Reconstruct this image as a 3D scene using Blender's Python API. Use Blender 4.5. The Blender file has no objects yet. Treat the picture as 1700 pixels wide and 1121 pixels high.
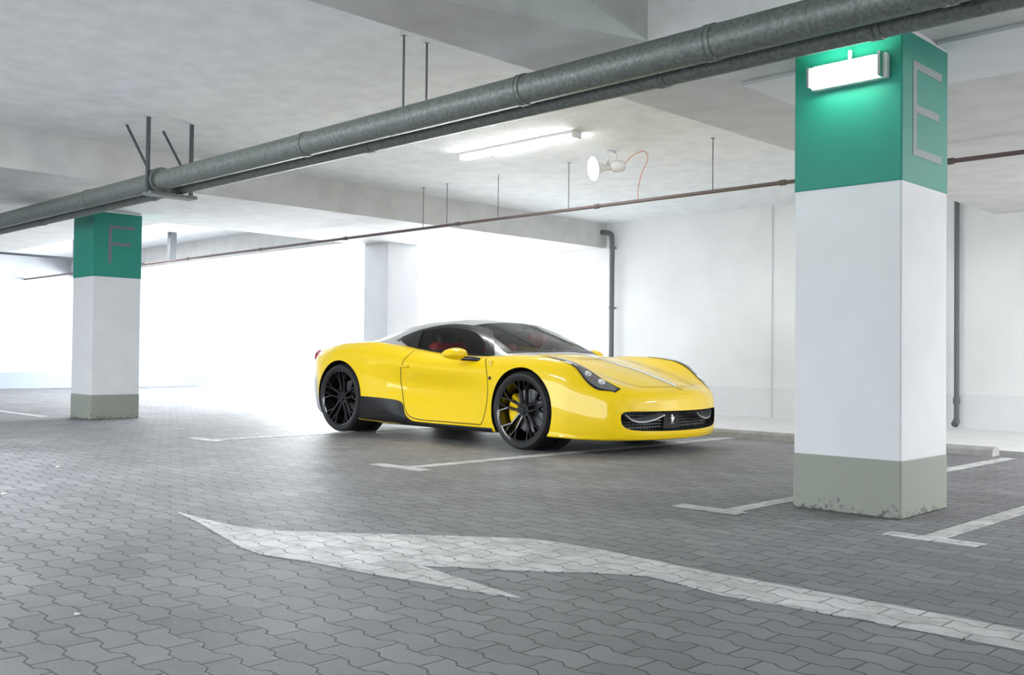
import bpy, bmesh, math, random
from mathutils import Vector, Matrix
from mathutils.bvhtree import BVHTree
from mathutils.geometry import tessellate_polygon
random.seed(4)
C = bpy.context.scene.collection
PI = math.pi
R = math.radians

# ------------------------------------------------------------------ materials
def newmat(name):
    m = bpy.data.materials.new(name); m.use_nodes = True
    nt = m.node_tree; b = nt.nodes['Principled BSDF']
    return m, nt, b
def N(nt, typ, **kw):
    n = nt.nodes.new(typ)
    for k, v in kw.items(): setattr(n, k, v)
    return n
def math_node(nt, op, a, b=None, c=None):
    n = nt.nodes.new('ShaderNodeMath'); n.operation = op
    for i, s in enumerate((a, b, c)):
        if s is None: continue
        if isinstance(s, (int, float)): n.inputs[i].default_value = s
        else: nt.links.new(s, n.inputs[i])
    return n.outputs[0]
def simple(name, col, rough=.5, metal=0, coat=0, emit=None, estr=0, noise=0, nscale=8, bump=0, bscale=60, spec=.5):
    m, nt, b = newmat(name)
    b.inputs['Base Color'].default_value = (*col, 1)
    b.inputs['Roughness'].default_value = rough
    b.inputs['Metallic'].default_value = metal
    b.inputs['Specular IOR Level'].default_value = spec
    if coat:
        b.inputs['Coat Weight'].default_value = coat; b.inputs['Coat Roughness'].default_value = .02
    if emit:
        b.inputs['Emission Color'].default_value = (*emit, 1); b.inputs['Emission Strength'].default_value = estr
    pos = N(nt, 'ShaderNodeNewGeometry').outputs['Position']
    if noise:
        t = N(nt, 'ShaderNodeTexNoise'); t.inputs['Scale'].default_value = nscale; t.inputs['Detail'].default_value = 6
        nt.links.new(pos, t.inputs['Vector'])
        r = N(nt, 'ShaderNodeMapRange'); r.inputs['From Min'].default_value = .3; r.inputs['From Max'].default_value = .7
        r.inputs['To Min'].default_value = 1 - noise; r.inputs['To Max'].default_value = 1 + noise * .3
        nt.links.new(t.outputs['Fac'], r.inputs['Value'])
        mx = N(nt, 'ShaderNodeVectorMath', operation='SCALE'); mx.inputs[0].default_value = col
        nt.links.new(r.outputs[0], mx.inputs['Scale']); nt.links.new(mx.outputs[0], b.inputs['Base Color'])
    if bump:
        t = N(nt, 'ShaderNodeTexNoise'); t.inputs['Scale'].default_value = bscale; t.inputs['Detail'].default_value = 4
        nt.links.new(pos, t.inputs['Vector'])
        bp = N(nt, 'ShaderNodeBump'); bp.inputs['Strength'].default_value = bump; bp.inputs['Distance'].default_value = .01
        nt.links.new(t.outputs['Fac'], bp.inputs['Height']); nt.links.new(bp.outputs[0], b.inputs['Normal'])
    return m

def paver(name, painted):
    m, nt, b = newmat(name)
    pos = N(nt, 'ShaderNodeNewGeometry').outputs['Position']
    sp = N(nt, 'ShaderNodeSeparateXYZ'); nt.links.new(pos, sp.inputs[0])
    x, y = sp.outputs[0], sp.outputs[1]
    pp = math_node(nt, 'PINGPONG', x, .1)
    tr = N(nt, 'ShaderNodeMapRange'); tr.inputs['From Min'].default_value = .036; tr.inputs['From Max'].default_value = .064
    tr.inputs['To Min'].default_value = 0; tr.inputs['To Max'].default_value = .022
    nt.links.new(pp, tr.inputs['Value'])
    y2 = math_node(nt, 'ADD', y, tr.outputs[0])
    cb = N(nt, 'ShaderNodeCombineXYZ'); nt.links.new(x, cb.inputs[0]); nt.links.new(y2, cb.inputs[1])
    br = N(nt, 'ShaderNodeTexBrick'); nt.links.new(cb.outputs[0], br.inputs['Vector'])
    br.offset = .5
    br.inputs['Scale'].default_value = 1; br.inputs['Brick Width'].default_value = .2; br.inputs['Row Height'].default_value = .1
    br.inputs['Mortar Size'].default_value = .0045; br.inputs['Mortar Smooth'].default_value = .7; br.inputs['Bias'].default_value = 0
    g1 = (.176, .175, .184) if not painted else (.58, .58, .58)
    g2 = (.236, .235, .246) if not painted else (.72, .72, .72)
    br.inputs['Color1'].default_value = (*g1, 1); br.inputs['Color2'].default_value = (*g2, 1)
    br.inputs['Mortar'].default_value = (.042, .041, .043, 1) if not painted else (.16, .16, .16, 1)
    n1 = N(nt, 'ShaderNodeTexNoise'); n1.inputs['Scale'].default_value = 1.3; n1.inputs['Detail'].default_value = 8; n1.inputs['Roughness'].default_value = .65
    nt.links.new(pos, n1.inputs['Vector'])
    mr = N(nt, 'ShaderNodeMapRange'); mr.inputs['From Min'].default_value = .3; mr.inputs['From Max'].default_value = .7
    mr.inputs['To Min'].default_value = .76; mr.inputs['To Max'].default_value = 1.2
    nt.links.new(n1.outputs['Fac'], mr.inputs['Value'])
    sc = N(nt, 'ShaderNodeVectorMath', operation='SCALE'); nt.links.new(br.outputs['Color'], sc.inputs[0]); nt.links.new(mr.outputs[0], sc.inputs['Scale'])
    n2 = N(nt, 'ShaderNodeTexNoise'); n2.inputs['Scale'].default_value = 90; n2.inputs['Detail'].default_value = 5
    nt.links.new(pos, n2.inputs['Vector'])
    out = sc.outputs[0]
    if painted:
        n3 = N(nt, 'ShaderNodeTexNoise'); n3.inputs['Scale'].default_value = 6; n3.inputs['Detail'].default_value = 9; n3.inputs['Roughness'].default_value = .75
        nt.links.new(pos, n3.inputs['Vector'])
        w = N(nt, 'ShaderNodeMapRange'); w.inputs['From Min'].default_value = .43; w.inputs['From Max'].default_value = .66
        w.inputs['To Max'].default_value = .75
        nt.links.new(n3.outputs['Fac'], w.inputs['Value'])
        mx = N(nt, 'ShaderNodeMix', data_type='RGBA'); nt.links.new(w.outputs[0], mx.inputs[0]); nt.links.new(out, mx.inputs[6]); mx.inputs[7].default_value = (.29, .29, .29, 1)
        out = mx.outputs[2]
    nt.links.new(out, b.inputs['Base Color'])
    h = math_node(nt, 'MULTIPLY', br.outputs['Fac'], -1.0)
    h2 = math_node(nt, 'MULTIPLY_ADD', n2.outputs['Fac'], .5, h)
    bp = N(nt, 'ShaderNodeBump'); bp.inputs['Strength'].default_value = .85; bp.inputs['Distance'].default_value = .006
    nt.links.new(h2, bp.inputs['Height']); nt.links.new(bp.outputs[0], b.inputs['Normal'])
    b.inputs['Roughness'].default_value = .6
    return m

def banded_wall(name, col, band, zb):
    m, nt, b = newmat(name)
    pos = N(nt, 'ShaderNodeNewGeometry').outputs['Position']
    sp = N(nt, 'ShaderNodeSeparateXYZ'); nt.links.new(pos, sp.inputs[0])
    t = N(nt, 'ShaderNodeTexNoise'); t.inputs['Scale'].default_value = 1.2; t.inputs['Detail'].default_value = 6; nt.links.new(pos, t.inputs['Vector'])
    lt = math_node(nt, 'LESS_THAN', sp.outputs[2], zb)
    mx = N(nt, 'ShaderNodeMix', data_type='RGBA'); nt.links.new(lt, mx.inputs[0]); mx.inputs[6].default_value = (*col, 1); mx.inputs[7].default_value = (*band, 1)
    r = N(nt, 'ShaderNodeMapRange'); r.inputs['From Min'].default_value = .3; r.inputs['From Max'].default_value = .7; r.inputs['To Min'].default_value = .92; r.inputs['To Max'].default_value = 1.02
    nt.links.new(t.outputs['Fac'], r.inputs['Value'])
    sc = N(nt, 'ShaderNodeVectorMath', operation='SCALE'); nt.links.new(mx.outputs[2], sc.inputs[0]); nt.links.new(r.outputs[0], sc.inputs['Scale'])
    nt.links.new(sc.outputs[0], b.inputs['Base Color']); b.inputs['Roughness'].default_value = .8
    return m

def worn_base(name):
    m, nt, b = newmat(name)
    pos = N(nt, 'ShaderNodeNewGeometry').outputs['Position']
    sp = N(nt, 'ShaderNodeSeparateXYZ'); nt.links.new(pos, sp.inputs[0])
    t = N(nt, 'ShaderNodeTexNoise'); t.inputs['Scale'].default_value = 22; t.inputs['Detail'].default_value = 8; t.inputs['Roughness'].default_value = .7; nt.links.new(pos, t.inputs['Vector'])
    a = math_node(nt, 'MULTIPLY_ADD', sp.outputs[2], -1.6, .12)
    s = math_node(nt, 'ADD', t.outputs['Fac'], a)
    r = N(nt, 'ShaderNodeMapRange'); r.inputs['From Min'].default_value = .60; r.inputs['From Max'].default_value = .68
    r.inputs['To Max'].default_value = .85
    nt.links.new(s, r.inputs['Value'])
    mx = N(nt, 'ShaderNodeMix', data_type='RGBA'); nt.links.new(r.outputs[0], mx.inputs[0]); mx.inputs[6].default_value = (.31, .33, .29, 1); mx.inputs[7].default_value = (.10, .095, .09, 1)
    nt.links.new(mx.outputs[2], b.inputs['Base Color']); b.inputs['Roughness'].default_value = .7
    return m

YEL = (.97, .67, .002)
def two_tone():
    m, nt, b = newmat('two_tone_paint')
    tc = N(nt, 'ShaderNodeTexCoord'); sp = N(nt, 'ShaderNodeSeparateXYZ'); nt.links.new(tc.outputs['Object'], sp.inputs[0])
    e = math_node(nt, 'MULTIPLY_ADD', sp.outputs[2], .35, sp.outputs[0])
    f = math_node(nt, 'LESS_THAN', e, -2.93)
    mx = N(nt, 'ShaderNodeMix', data_type='RGBA'); nt.links.new(f, mx.inputs[0]); mx.inputs[6].default_value = (*YEL, 1); mx.inputs[7].default_value = (.42, .43, .44, 1)
    nt.links.new(mx.outputs[2], b.inputs['Base Color'])
    b.inputs['Roughness'].default_value = .4; b.inputs['Specular IOR Level'].default_value = .2
    b.inputs['Coat Weight'].default_value = .85; b.inputs['Coat Roughness'].default_value = .015
    return m

def glass(name, tint, boost=1.0):
    m = bpy.data.materials.new(name); m.use_nodes = True; nt = m.node_tree; nt.nodes.clear()
    o = N(nt, 'ShaderNodeOutputMaterial'); t = N(nt, 'ShaderNodeBsdfTransparent'); t.inputs[0].default_value = (*tint, 1)
    g = N(nt, 'ShaderNodeBsdfGlossy'); g.inputs['Roughness'].default_value = .01
    fr = N(nt, 'ShaderNodeFresnel'); fr.inputs[0].default_value = 1.5
    k = math_node(nt, 'MULTIPLY', fr.outputs[0], boost)
    mx = N(nt, 'ShaderNodeMixShader'); nt.links.new(k, mx.inputs[0]); nt.links.new(t.outputs[0], mx.inputs[1]); nt.links.new(g.outputs[0], mx.inputs[2])
    nt.links.new(mx.outputs[0], o.inputs[0])
    return m

M = dict(
    paver=paver('paving_stones', False), paint=paver('road_paint', True),
    ceil=simple('rough_plaster', (.80, .83, .84), .9, noise=.10, nscale=5, bump=.8, bscale=38),
    beam=simple('cast_concrete', (.66, .66, .65), .85, noise=.12, nscale=4, bump=.35, bscale=30),
    wall=banded_wall('white_wall', (.88, .89, .90), (.82, .83, .85), .42),
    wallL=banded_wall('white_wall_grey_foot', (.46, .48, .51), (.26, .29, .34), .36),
    shaft=simple('white_paint', (.74, .75, .77), .6, noise=.05, nscale=4),
    band=simple('green_paint', (.006, .25, .185), .55, noise=.06, nscale=3),
    base=worn_base('worn_grey_paint'),
    letterE=simple('letter_grey_lit', (.26, .31, .32), .6),  # same letter paint, brighter light on pillar E mixed into the colour
    letterF=simple('letter_grey_shaded', (.16, .18, .20), .6),  # same letter paint, dimmer light at pillar F mixed into the colour
    steel=simple('dark_steel', (.10, .11, .12), .45, .6),
    rod=simple('rod_steel', (.16, .16, .17), .5, .5),
    rust=simple('reddish_pipe', (.15, .115, .11), .6, .2),
    whitep=simple('white_enamel', (.8, .8, .8), .4),
    tube=simple('lit_tube', (1, 1, 1), .4, emit=(1, 1, 1), estr=40),
    emer=simple('emergency_diffuser', (.9, 1, .95), .4, emit=(.62, 1, .78), estr=24),
    orange=simple('orange_cable', (.62, .27, .17), .5),
    kerb=simple('stop_concrete', (.42, .42, .41), .85, noise=.2, nscale=10, bump=.3),
    walk=simple('light_concrete', (.75, .75, .75), .7, noise=.08, nscale=2),
    out=simple('outside_paving', (.8, .8, .8), .8),
    drain=simple('drain_pipe_grey', (.13, .14, .15), .5),
    joint=simple('joint_grey', (.62, .63, .64), .8),
    car=two_tone(),
    yellow=simple('yellow_paint', YEL, .4, coat=.85, spec=.2),
    silver=simple('silver_paint', (.42, .43, .44), .32, .1, coat=.8),
    stripe=simple('stripe_silver', (.85, .86, .87), .35, 0, coat=.5),
    black=simple('gloss_black', (.008, .008, .009), .25, coat=.3),
    matt=simple('matt_black', (.012, .012, .012), .7),
    rubber=simple('tyre_rubber', (.018, .018, .019), .65),
    alloy=simple('black_alloy', (.010, .010, .012), .16, .3, coat=1),
    disc=simple('brake_steel', (.22, .22, .23), .35, .9),
    vane=simple('vane_grey', (.36, .37, .38), .35, .5),
    mesh=simple('grille_mesh_grey', (.09, .09, .095), .5, .3),
    chrome=simple('chrome', (.8, .8, .8), .15, 1),
    red=simple('red_leather', (.55, .03, .035), .5),
    dark=simple('charcoal_trim', (.03, .03, .033), .6),
    tail=simple('red_lens', (.4, .01, .03), .15, coat=1),
    lamp_white=simple('headlamp_reflector', (.85, .87, .9), .15, .6),
    headglass=simple('headlight_dark', (.22, .225, .235), .10, .45, coat=1),
    wind=glass('windshield_glass', (.90, .94, .94), 1.0),
    side=glass('tinted_glass', (.62, .65, .67), 1.2),
    badge=simple('badge_yellow', (.8, .55, .02), .3, coat=1),
    litter=simple('litter_paper', (.75, .75, .73), .8),
)
def galv():
    m, nt, b = newmat('galvanised_sheet')
    pos = N(nt, 'ShaderNodeNewGeometry').outputs['Position']
    v = N(nt, 'ShaderNodeTexVoronoi'); v.inputs['Scale'].default_value = 60; nt.links.new(pos, v.inputs['Vector'])
    mx = N(nt, 'ShaderNodeMix', data_type='RGBA'); nt.links.new(v.outputs['Color'], mx.inputs[0])
    mx.inputs[6].default_value = (.12, .14, .13, 1); mx.inputs[7].default_value = (.22, .25, .235, 1)
    nt.links.new(mx.outputs[2], b.inputs['Base Color']); b.inputs['Metallic'].default_value = .35; b.inputs['Roughness'].default_value = .5
    return m
M['galv'] = galv()

# ------------------------------------------------------------------ mesh helpers
class MB:
    def __init__(s): s.v = []; s.f = []
    def add(s, vs, fs):
        o = len(s.v); s.v += [tuple(p) for p in vs]; s.f += [tuple(i + o for i in f) for f in fs]
    def box(s, x0, x1, y0, y1, z0, z1):
        s.add([(x0,y0,z0),(x1,y0,z0),(x1,y1,z0),(x0,y1,z0),(x0,y0,z1),(x1,y0,z1),(x1,y1,z1),(x0,y1,z1)],
              [(0,3,2,1),(4,5,6,7),(0,1,5,4),(1,2,6,5),(2,3,7,6),(3,0,4,7)])
    def rbox(s, c, size, bev=.02, rot=None, seg=3):
        bm = bmesh.new(); bmesh.ops.create_cube(bm, size=1)
        bmesh.ops.scale(bm, vec=size, verts=bm.verts)
        bmesh.ops.bevel(bm, geom=bm.edges[:], offset=bev, segments=seg, profile=.5, affect='EDGES')
        if rot: bmesh.ops.rotate(bm, cent=(0,0,0), matrix=rot, verts=bm.verts)
        bmesh.ops.translate(bm, vec=c, verts=bm.verts)
        bm.verts.index_update(); s.add([v.co[:] for v in bm.verts], [[v.index for v in f.verts] for f in bm.faces]); bm.free()
    def tube(s, pts, r, n=12, caps=True):
        pts = [Vector(p) for p in pts]; rings = []
        rr = r if isinstance(r, (list, tuple)) else [r] * len(pts)
        up = None
        for i, p in enumerate(pts):
            d = (pts[min(i+1, len(pts)-1)] - pts[max(i-1, 0)]).normalized()
            if up is None:
                up = Vector((0,0,1)) if abs(d.z) < .9 else Vector((1,0,0))
            a = d.cross(up).normalized(); b = a.cross(d).normalized(); up = b
            rings.append([p + (a*math.cos(2*PI*k/n) + b*math.sin(2*PI*k/n))*rr[i] for k in range(n)])
        vs = [q for g in rings for q in g]; fs = []
        for i in range(len(pts)-1):
            for k in range(n):
                k2 = (k+1) % n; fs.append((i*n+k, i*n+k2, (i+1)*n+k2, (i+1)*n+k))
        if caps: fs.append(tuple(range(n))[::-1]); fs.append(tuple((len(pts)-1)*n + k for k in range(n)))
        s.add(vs, fs)
    def lathe(s, prof, axis='y', n=48, c=(0,0,0), closed=False):
        vs = []; fs = []
        for (r, h) in prof:
            for k in range(n):
                a = 2*PI*k/n; u, w = r*math.cos(a), r*math.sin(a)
                p = {'y': (u, h, w), 'z': (u, w, h), 'x': (h, u, w)}[axis]
                vs.append((p[0]+c[0], p[1]+c[1], p[2]+c[2]))
        m = len(prof)
        for i in range(m if closed else m-1):
            j = (i+1) % m
            for k in range(n):
                k2 = (k+1) % n; fs.append((i*n+k, i*n+k2, j*n+k2, j*n+k))
        s.add(vs, fs)
    def prism(s, poly, f0, f1):
        n = len(poly); vs = [f0(p) for p in poly] + [f1(p) for p in poly]
        tri = tessellate_polygon([[Vector((p[0], p[1], 0)) for p in poly]])
        fs = [tuple(t) for t in tri] + [tuple(i+n for i in t[::-1]) for t in tri]
        fs += [(i, (i+1) % n, n+(i+1) % n, n+i) for i in range(n)]
        s.add(vs, fs)
    def build(s, name, mat, parent=None, smooth=None, recalc=True):
        me = bpy.data.meshes.new(name); me.from_pydata(s.v, [], s.f)
        bm = bmesh.new(); bm.from_mesh(me)
        if recalc: bmesh.ops.recalc_face_normals(bm, faces=bm.faces)
        bm.to_mesh(me); bm.free()
        if smooth:
            me.polygons.foreach_set('use_smooth', [True]*len(me.polygons)); me.set_sharp_from_angle(angle=R(smooth))
        me.materials.append(mat)
        o = bpy.data.objects.new(name, me); C.objects.link(o)
        if parent: o.parent = parent
        return o
def empty(name, loc=(0,0,0)):
    o = bpy.data.objects.new(name, None); o.empty_display_size = .1; C.objects.link(o); o.location = loc; return o
def tag(o, label, cat, group=None):
    o['label'] = label; o['category'] = cat
    if group: o['group'] = group
    return o
def struct(o): o['kind'] = 'structure'; return o

# ------------------------------------------------------------------ camera
H = .81
cam = bpy.data.cameras.new('camera'); co = bpy.data.objects.new('camera', cam); C.objects.link(co)
cam.lens = 35; cam.sensor_width = 36; cam.clip_end = 200
YAW = 44.5
mw = Matrix.Rotation(R(YAW), 4, 'Z') @ Matrix.Rotation(R(90 + 1.13), 4, 'X') @ Matrix.Rotation(R(.6), 4, 'Z')
co.matrix_world = Matrix.Translation((0, 0, H)) @ mw
bpy.context.scene.camera = co
def floor_pt(px, py):
    yh = 593 + .0105*(px-850); Z = 1653*H/(py-yh); x = (px-850)/1653*Z
    return (.7133*x - .7009*Z, .7009*x + .7133*Z)

# ------------------------------------------------------------------ the garage
CZ = 2.95; BZ = 2.56; WY = 12.35; WX = -23.3
X1 = 7.0; Y0 = -7.0
b = MB(); b.box(WX, X1, Y0, WY, -.2, 0); struct(b.build('floor', M['paver']))
b = MB(); b.box(WX, X1, Y0, WY, CZ, CZ+.25); struct(b.build('ceiling', M['ceil']))
b = MB(); b.box(-11.7, X1, WY, WY+.3, 0, CZ); struct(b.build('wall_back', M['wall']))
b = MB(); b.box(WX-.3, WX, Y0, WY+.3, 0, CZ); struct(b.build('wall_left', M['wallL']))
b = MB(); b.box(X1, X1+.3, Y0, WY, 0, CZ); struct(b.build('wall_right', M['wall']))
b = MB(); b.box(WX, X1, Y0-.3, Y0, 0, CZ); struct(b.build('wall_front', M['wall']))
b = MB(); b.box(-60, 20, WY+.3, 60, -.25, -.02); b.box(WX, -11.7, WY, WY+.3, -.25, -.001); o = struct(b.build('trim_9', M['out'])) 
# beams
b = MB(); b.box(-12.67, -10.05, Y0, WY, BZ, CZ); struct(b.build('trim_1', M['beam']))
b = MB(); b.box(-4.15, -.9, 4.4, WY, BZ, CZ); struct(b.build('trim_2', M['beam']))
b = MB()
b.prism([(-4.15, Y0), (-4.6+.75, Y0), (-3.85, 2.6), (-3.3, 4.4), (-4.15, 4.4)], lambda p: (p[0], p[1], BZ), lambda p: (p[0], p[1], CZ))
struct(b.build('trim_3', M['beam']))
b = MB(); b.box(WX, -12.67, 9.2, 10.15, BZ, CZ); struct(b.build('trim_4', M['beam']))
b = MB(); b.box(WX, -12.67, 4.4, 6.2, BZ, CZ); struct(b.build('trim_5', M['beam']))
b = MB(); b.box(-.9, X1, 4.4, 6.2, BZ, CZ); struct(b.build('trim_6', M['beam']))
b = MB(); b.box(-3.36, -.9, 5.47, 6.3, BZ-.02, BZ); struct(b.build('trim_7', M['shaft']))
b = MB(); b.box(-7.095, -7.075, WY-.008, WY, 0, CZ); struct(b.build('trim_8', M['joint']))
b = MB(); b.box(-11.7, X1, 9.6, WY, 0, .008); struct(b.build('trim_10', M['walk']))

def letter_strokes(ch):
    if ch == 'E': return [(0, .12, 0, 1), (.12, 1, 1-.085, 1), (.12, .9, .46, .545), (.12, 1, 0, .085)]
    return [(0, .12, 0, 1), (.12, 1, 1-.085, 1), (.12, .85, .47, .555)]
def pillar(X, Y, ch, label):
    t = empty('concrete_pillar', (X-.3, Y+.3, 0)); tag(t, label, 'pillar')
    b = MB(); b.rbox((0, 0, BZ/2), (.6, .6, BZ), .008, seg=2); b.build('shaft', M['shaft'], t)
    b = MB(); b.rbox((0, 0, .151), (.606, .606, .30), .008, seg=2); b.build('painted_foot', M['base'], t)
    if ch:
        b = MB(); b.rbox((0, 0, 2.137), (.606, .606, .795), .008, seg=2); b.build('green_band', M['band'], t)
        b = MB(); y0, wy, z0, hz = (-.17, .38, 1.89, .50) if ch == 'E' else (-.12, .33, 1.91, .47)
        for (a, c, d, e) in letter_strokes(ch): b.box(.3025, .3055, y0+a*wy, y0+c*wy, z0+d*hz, z0+e*hz)
        lo = b.build('letter', M['letter' + ch], t); lo['label'] = 'grey painted capital ' + ch
    return t
pillar(-2.15, 5.03, 'E', 'large white square pillar with green band marked E and a lit emergency lamp')
pillar(-12.07, 5.03, 'F', 'white square pillar with green band marked F, far left')
pillar(-12.07, 9.55, None, 'plain white pillar without a green band, behind the yellow car')

# emergency lamp on the pillar
t = empty('emergency_lamp', (-2.42, 5.027, 2.34)); tag(t, 'lit rectangular emergency lamp mounted on the green band of the pillar', 'lamp')
b = MB(); b.rbox((0, -.025, 0), (.42, .05, .13), .008); b.build('housing', M['whitep'], t, 40)
b = MB(); b.rbox((-.01, -.07, 0), (.36, .06, .105), .02); b.build('diffuser', M['emer'], t, 40)
b = MB(); b.box(.185, .20, -.10, -.05, -.062, .062); b.build('end_cap', M['chrome'], t)
b = MB(); b.box(-.215, -.20, -.09, -.05, -.055, .055); b.build('end_cap', M['chrome'], t)
b = MB(); b.tube([(0, -.02, .06), (0, -.02, .12)], .01); b.build('conduit', M['whitep'], t)

# big pipes
def pipe(name, Y, Z, r, mat, label, x0, x1, joints, grp=None):
    t = empty(name, (x0, Y, Z)); tag(t, label, 'pipe', grp)
    b = MB(); b.tube([(0, 0, 0), (x1-x0, 0, 0)], r, 32); b.build('pipe_run', mat, t, 40)
    for j in joints:
        b = MB(); b.lathe([(r, -.03), (r+.006, -.028), (r+.006, -.006), (r+.002, 0), (r+.006, .006), (r+.006, .028), (r, .03)], 'x', 32, (j-x0, 0, 0)); b.build('joint_ring', mat, t, 30)
    return t
pipe('ventilation_pipe', 4.2, 2.385, .087, M['galv'], 'thick galvanised pipe hanging below the ceiling, the nearer and larger one', WX, X1, [-14, -10.2, -6.3, -4.05, -2.75, -1.6])
pipe('ventilation_pipe', 4.41, 2.345, .056, M['galv'], 'thinner galvanised pipe running just behind the thick pipe', WX, X1, [-12, -9.2, -5.8, -3.2, -2.0])
t = empty('pipe_hanger', (-8.65, 4.2, 2.385)); tag(t, 'dark steel clamp with rods and diagonal braces holding both pipes', 'pipe hanger')
b = MB(); b.lathe([(.088, -.09), (.118, -.09), (.118, .05), (.088, .05)], 'x', 32, closed=True); b.build('clamp_ring', M['galv'], t, 30)
b = MB(); b.rbox((0, .10, -.125), (.16, .46, .03), .006); b.build('cradle_plate', M['galv'], t)
for yy in (-.12, .30):
    b = MB(); b.box(-.02, .02, yy-.012, yy+.012, -.125, CZ-2.385); b.build('rod', M['steel'], t)
for yy in (-.12,):
    b = MB(); b.tube([(-.02, yy, .12), (-.45, yy, CZ-2.385)], .012, 8); b.build('brace', M['steel'], t)
    b = MB(); b.tube([(-.02, yy+.36, .12), (-.45, yy+.36, CZ-2.385)], .012, 8); b.build('brace', M['steel'], t)
def rod(x, y, z0, label, grp, r=.008, mat='rod'):
    b = MB(); b.tube([(0, 0, 0), (0, 0, CZ-z0)], r, 8); b.lathe([(.0, CZ-z0-.004), (.022, CZ-z0-.004), (.022, CZ-z0)], 'z', 12)
    o = b.build('hanger_rod', M[mat], None, 40); o.location = (x, y, z0); tag(o, label, 'rod', grp)
rod(-5.17, 4.2, 2.47, 'long steel rod between the thick pipe and the ceiling', None)
rod(-5.18, 4.41, 2.40, 'steel rod holding the thinner pipe, right of the long rod', None)
t = empty('sprinkler_pipe', (WX, 8.19, 2.43)); tag(t, 'thin reddish brown pipe running under the ceiling above the car', 'pipe')
b = MB(); b.tube([(0, 0, 0), (X1-WX, 0, 0)], .019, 12); b.build('pipe_run', M['rust'], t, 40)
for x in (-15.8, -13.5, -11.3, -9.0, -6.8, -4.6, -3.1):
    b = MB(); b.lathe([(.019, -.03), (.027, -.028), (.027, .028), (.019, .03)], 'x', 12, (x-WX, 0, 0)); b.build('coupling', M['rust'], t, 40)
for x in (-9.65, -9.2, -8.3, -7.2, -5.35):
    rod(x, 8.19, 2.44, 'thin rod hanging the reddish pipe from the ceiling', 'rods of the thin reddish pipe', .005)
t = empty('branch_pipe', (-17.4, 6.3, 2.43)); tag(t, 'thin dark branch pipe at the far left below the ceiling', 'pipe')
b = MB(); b.tube([(0, -1.3, 0), (0, 1.87, 0)], .02, 12); b.build('pipe_run', M['steel'], t, 40)
b = MB(); b.tube([(0, .6, 0), (0, .6, CZ-2.43)], .008, 8); b.build('rod', M['steel'], t, 40)
b = MB(); b.rbox((0, 0, 0), (.12, .12, .50), .01); o = b.build('hanging_duct', M['drain']); o.location = (-16.6, 8.3, 2.70); tag(o, 'short dark duct stub hanging from the ceiling right of the pillar marked F', 'duct')

# ceiling luminaire
t = empty('ceiling_light', (-6.93, 7.09, CZ)); tag(t, 'long lit fluorescent ceiling light above the car', 'ceiling light')
b = MB(); b.rbox((0, 0, -.015), (1.60, .13, .03), .006); b.build('housing', M['whitep'], t)
b = MB(); b.rbox((0, 0, -.048), (1.54, .11, .036), .015); b.build('diffuser', M['tube'], t, 40)
for s in (-1, 1):
    b = MB(); b.rbox((s*.785, 0, -.04), (.025, .12, .05), .005); b.build('end_cap', M['whitep'], t)

# horn loudspeaker
t = empty('horn_loudspeaker', (-6.45, 8.0, CZ)); tag(t, 'white horn loudspeaker mounted on the ceiling', 'loudspeaker')
ax = Vector((-.35, -.85, -.15)).normalized()
q = Vector((0, 0, 1)).rotation_difference(ax).to_matrix()
def orient(mb, c):
    mb.v = [tuple(q @ Vector(p) + Vector(c)) for p in mb.v]
b = MB(); b.lathe([(.03, 0), (.035, .08), (.06, .15), (.10, .20), (.125, .215), (.118, .215), (.09, .19), (.05, .14), (.025, .08)], 'z', 32); orient(b, (0, 0, -.17)); b.build('horn', M['whitep'], t, 50)
b = MB(); b.lathe([(0, -.14), (.05, -.14), (.06, -.12), (.06, -.02), (.04, .01), (0, .01)], 'z', 24); orient(b, (0, 0, -.17)); b.build('driver_case', M['whitep'], t, 40)
b = MB(); b.lathe([(0, .13), (.022, .13), (.03, .16), (0, .19)], 'z', 20); orient(b, (0, 0, -.17)); b.build('centre_plug', M['whitep'], t, 40)
b = MB(); b.box(-.02, .02, -.06, .06, -.01, 0); b.box(-.015, .015, -.065, -.055, -.17, 0); b.box(-.015, .015, .055, .065, -.17, 0); b.build('bracket', M['chrome'], t)
def smooth(pts, n=8):
    out = []; P = [Vector(p) for p in pts]; P = [P[0]] + P + [P[-1]]
    for i in range(1, len(P)-2):
        for k in range(n):
            t_ = k/n; out.append(.5*((2*P[i]) + (-P[i-1]+P[i+1])*t_ + (2*P[i-1]-5*P[i]+4*P[i+1]-P[i+2])*t_*t_ + (-P[i-1]+3*P[i]-3*P[i+1]+P[i+2])*t_**3))
    out.append(P[-2]); return out
b = MB()
b.tube(smooth([(-6.42, 8.17, 2.82), (-6.36, 8.2, 2.90), (-6.27, 8.2, 2.935), (-6.17, 8.2, 2.93), (-6.14, 8.2, 2.84), (-6.21, 8.2, 2.72), (-6.25, 8.19, 2.56), (-6.25, 8.19, 2.452)]), .005, 8); o = b.build('loudspeaker_cable', M['orange'], None, 60); tag(o, 'looping orange cable between the loudspeaker and the thin pipe', 'cable')

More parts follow.
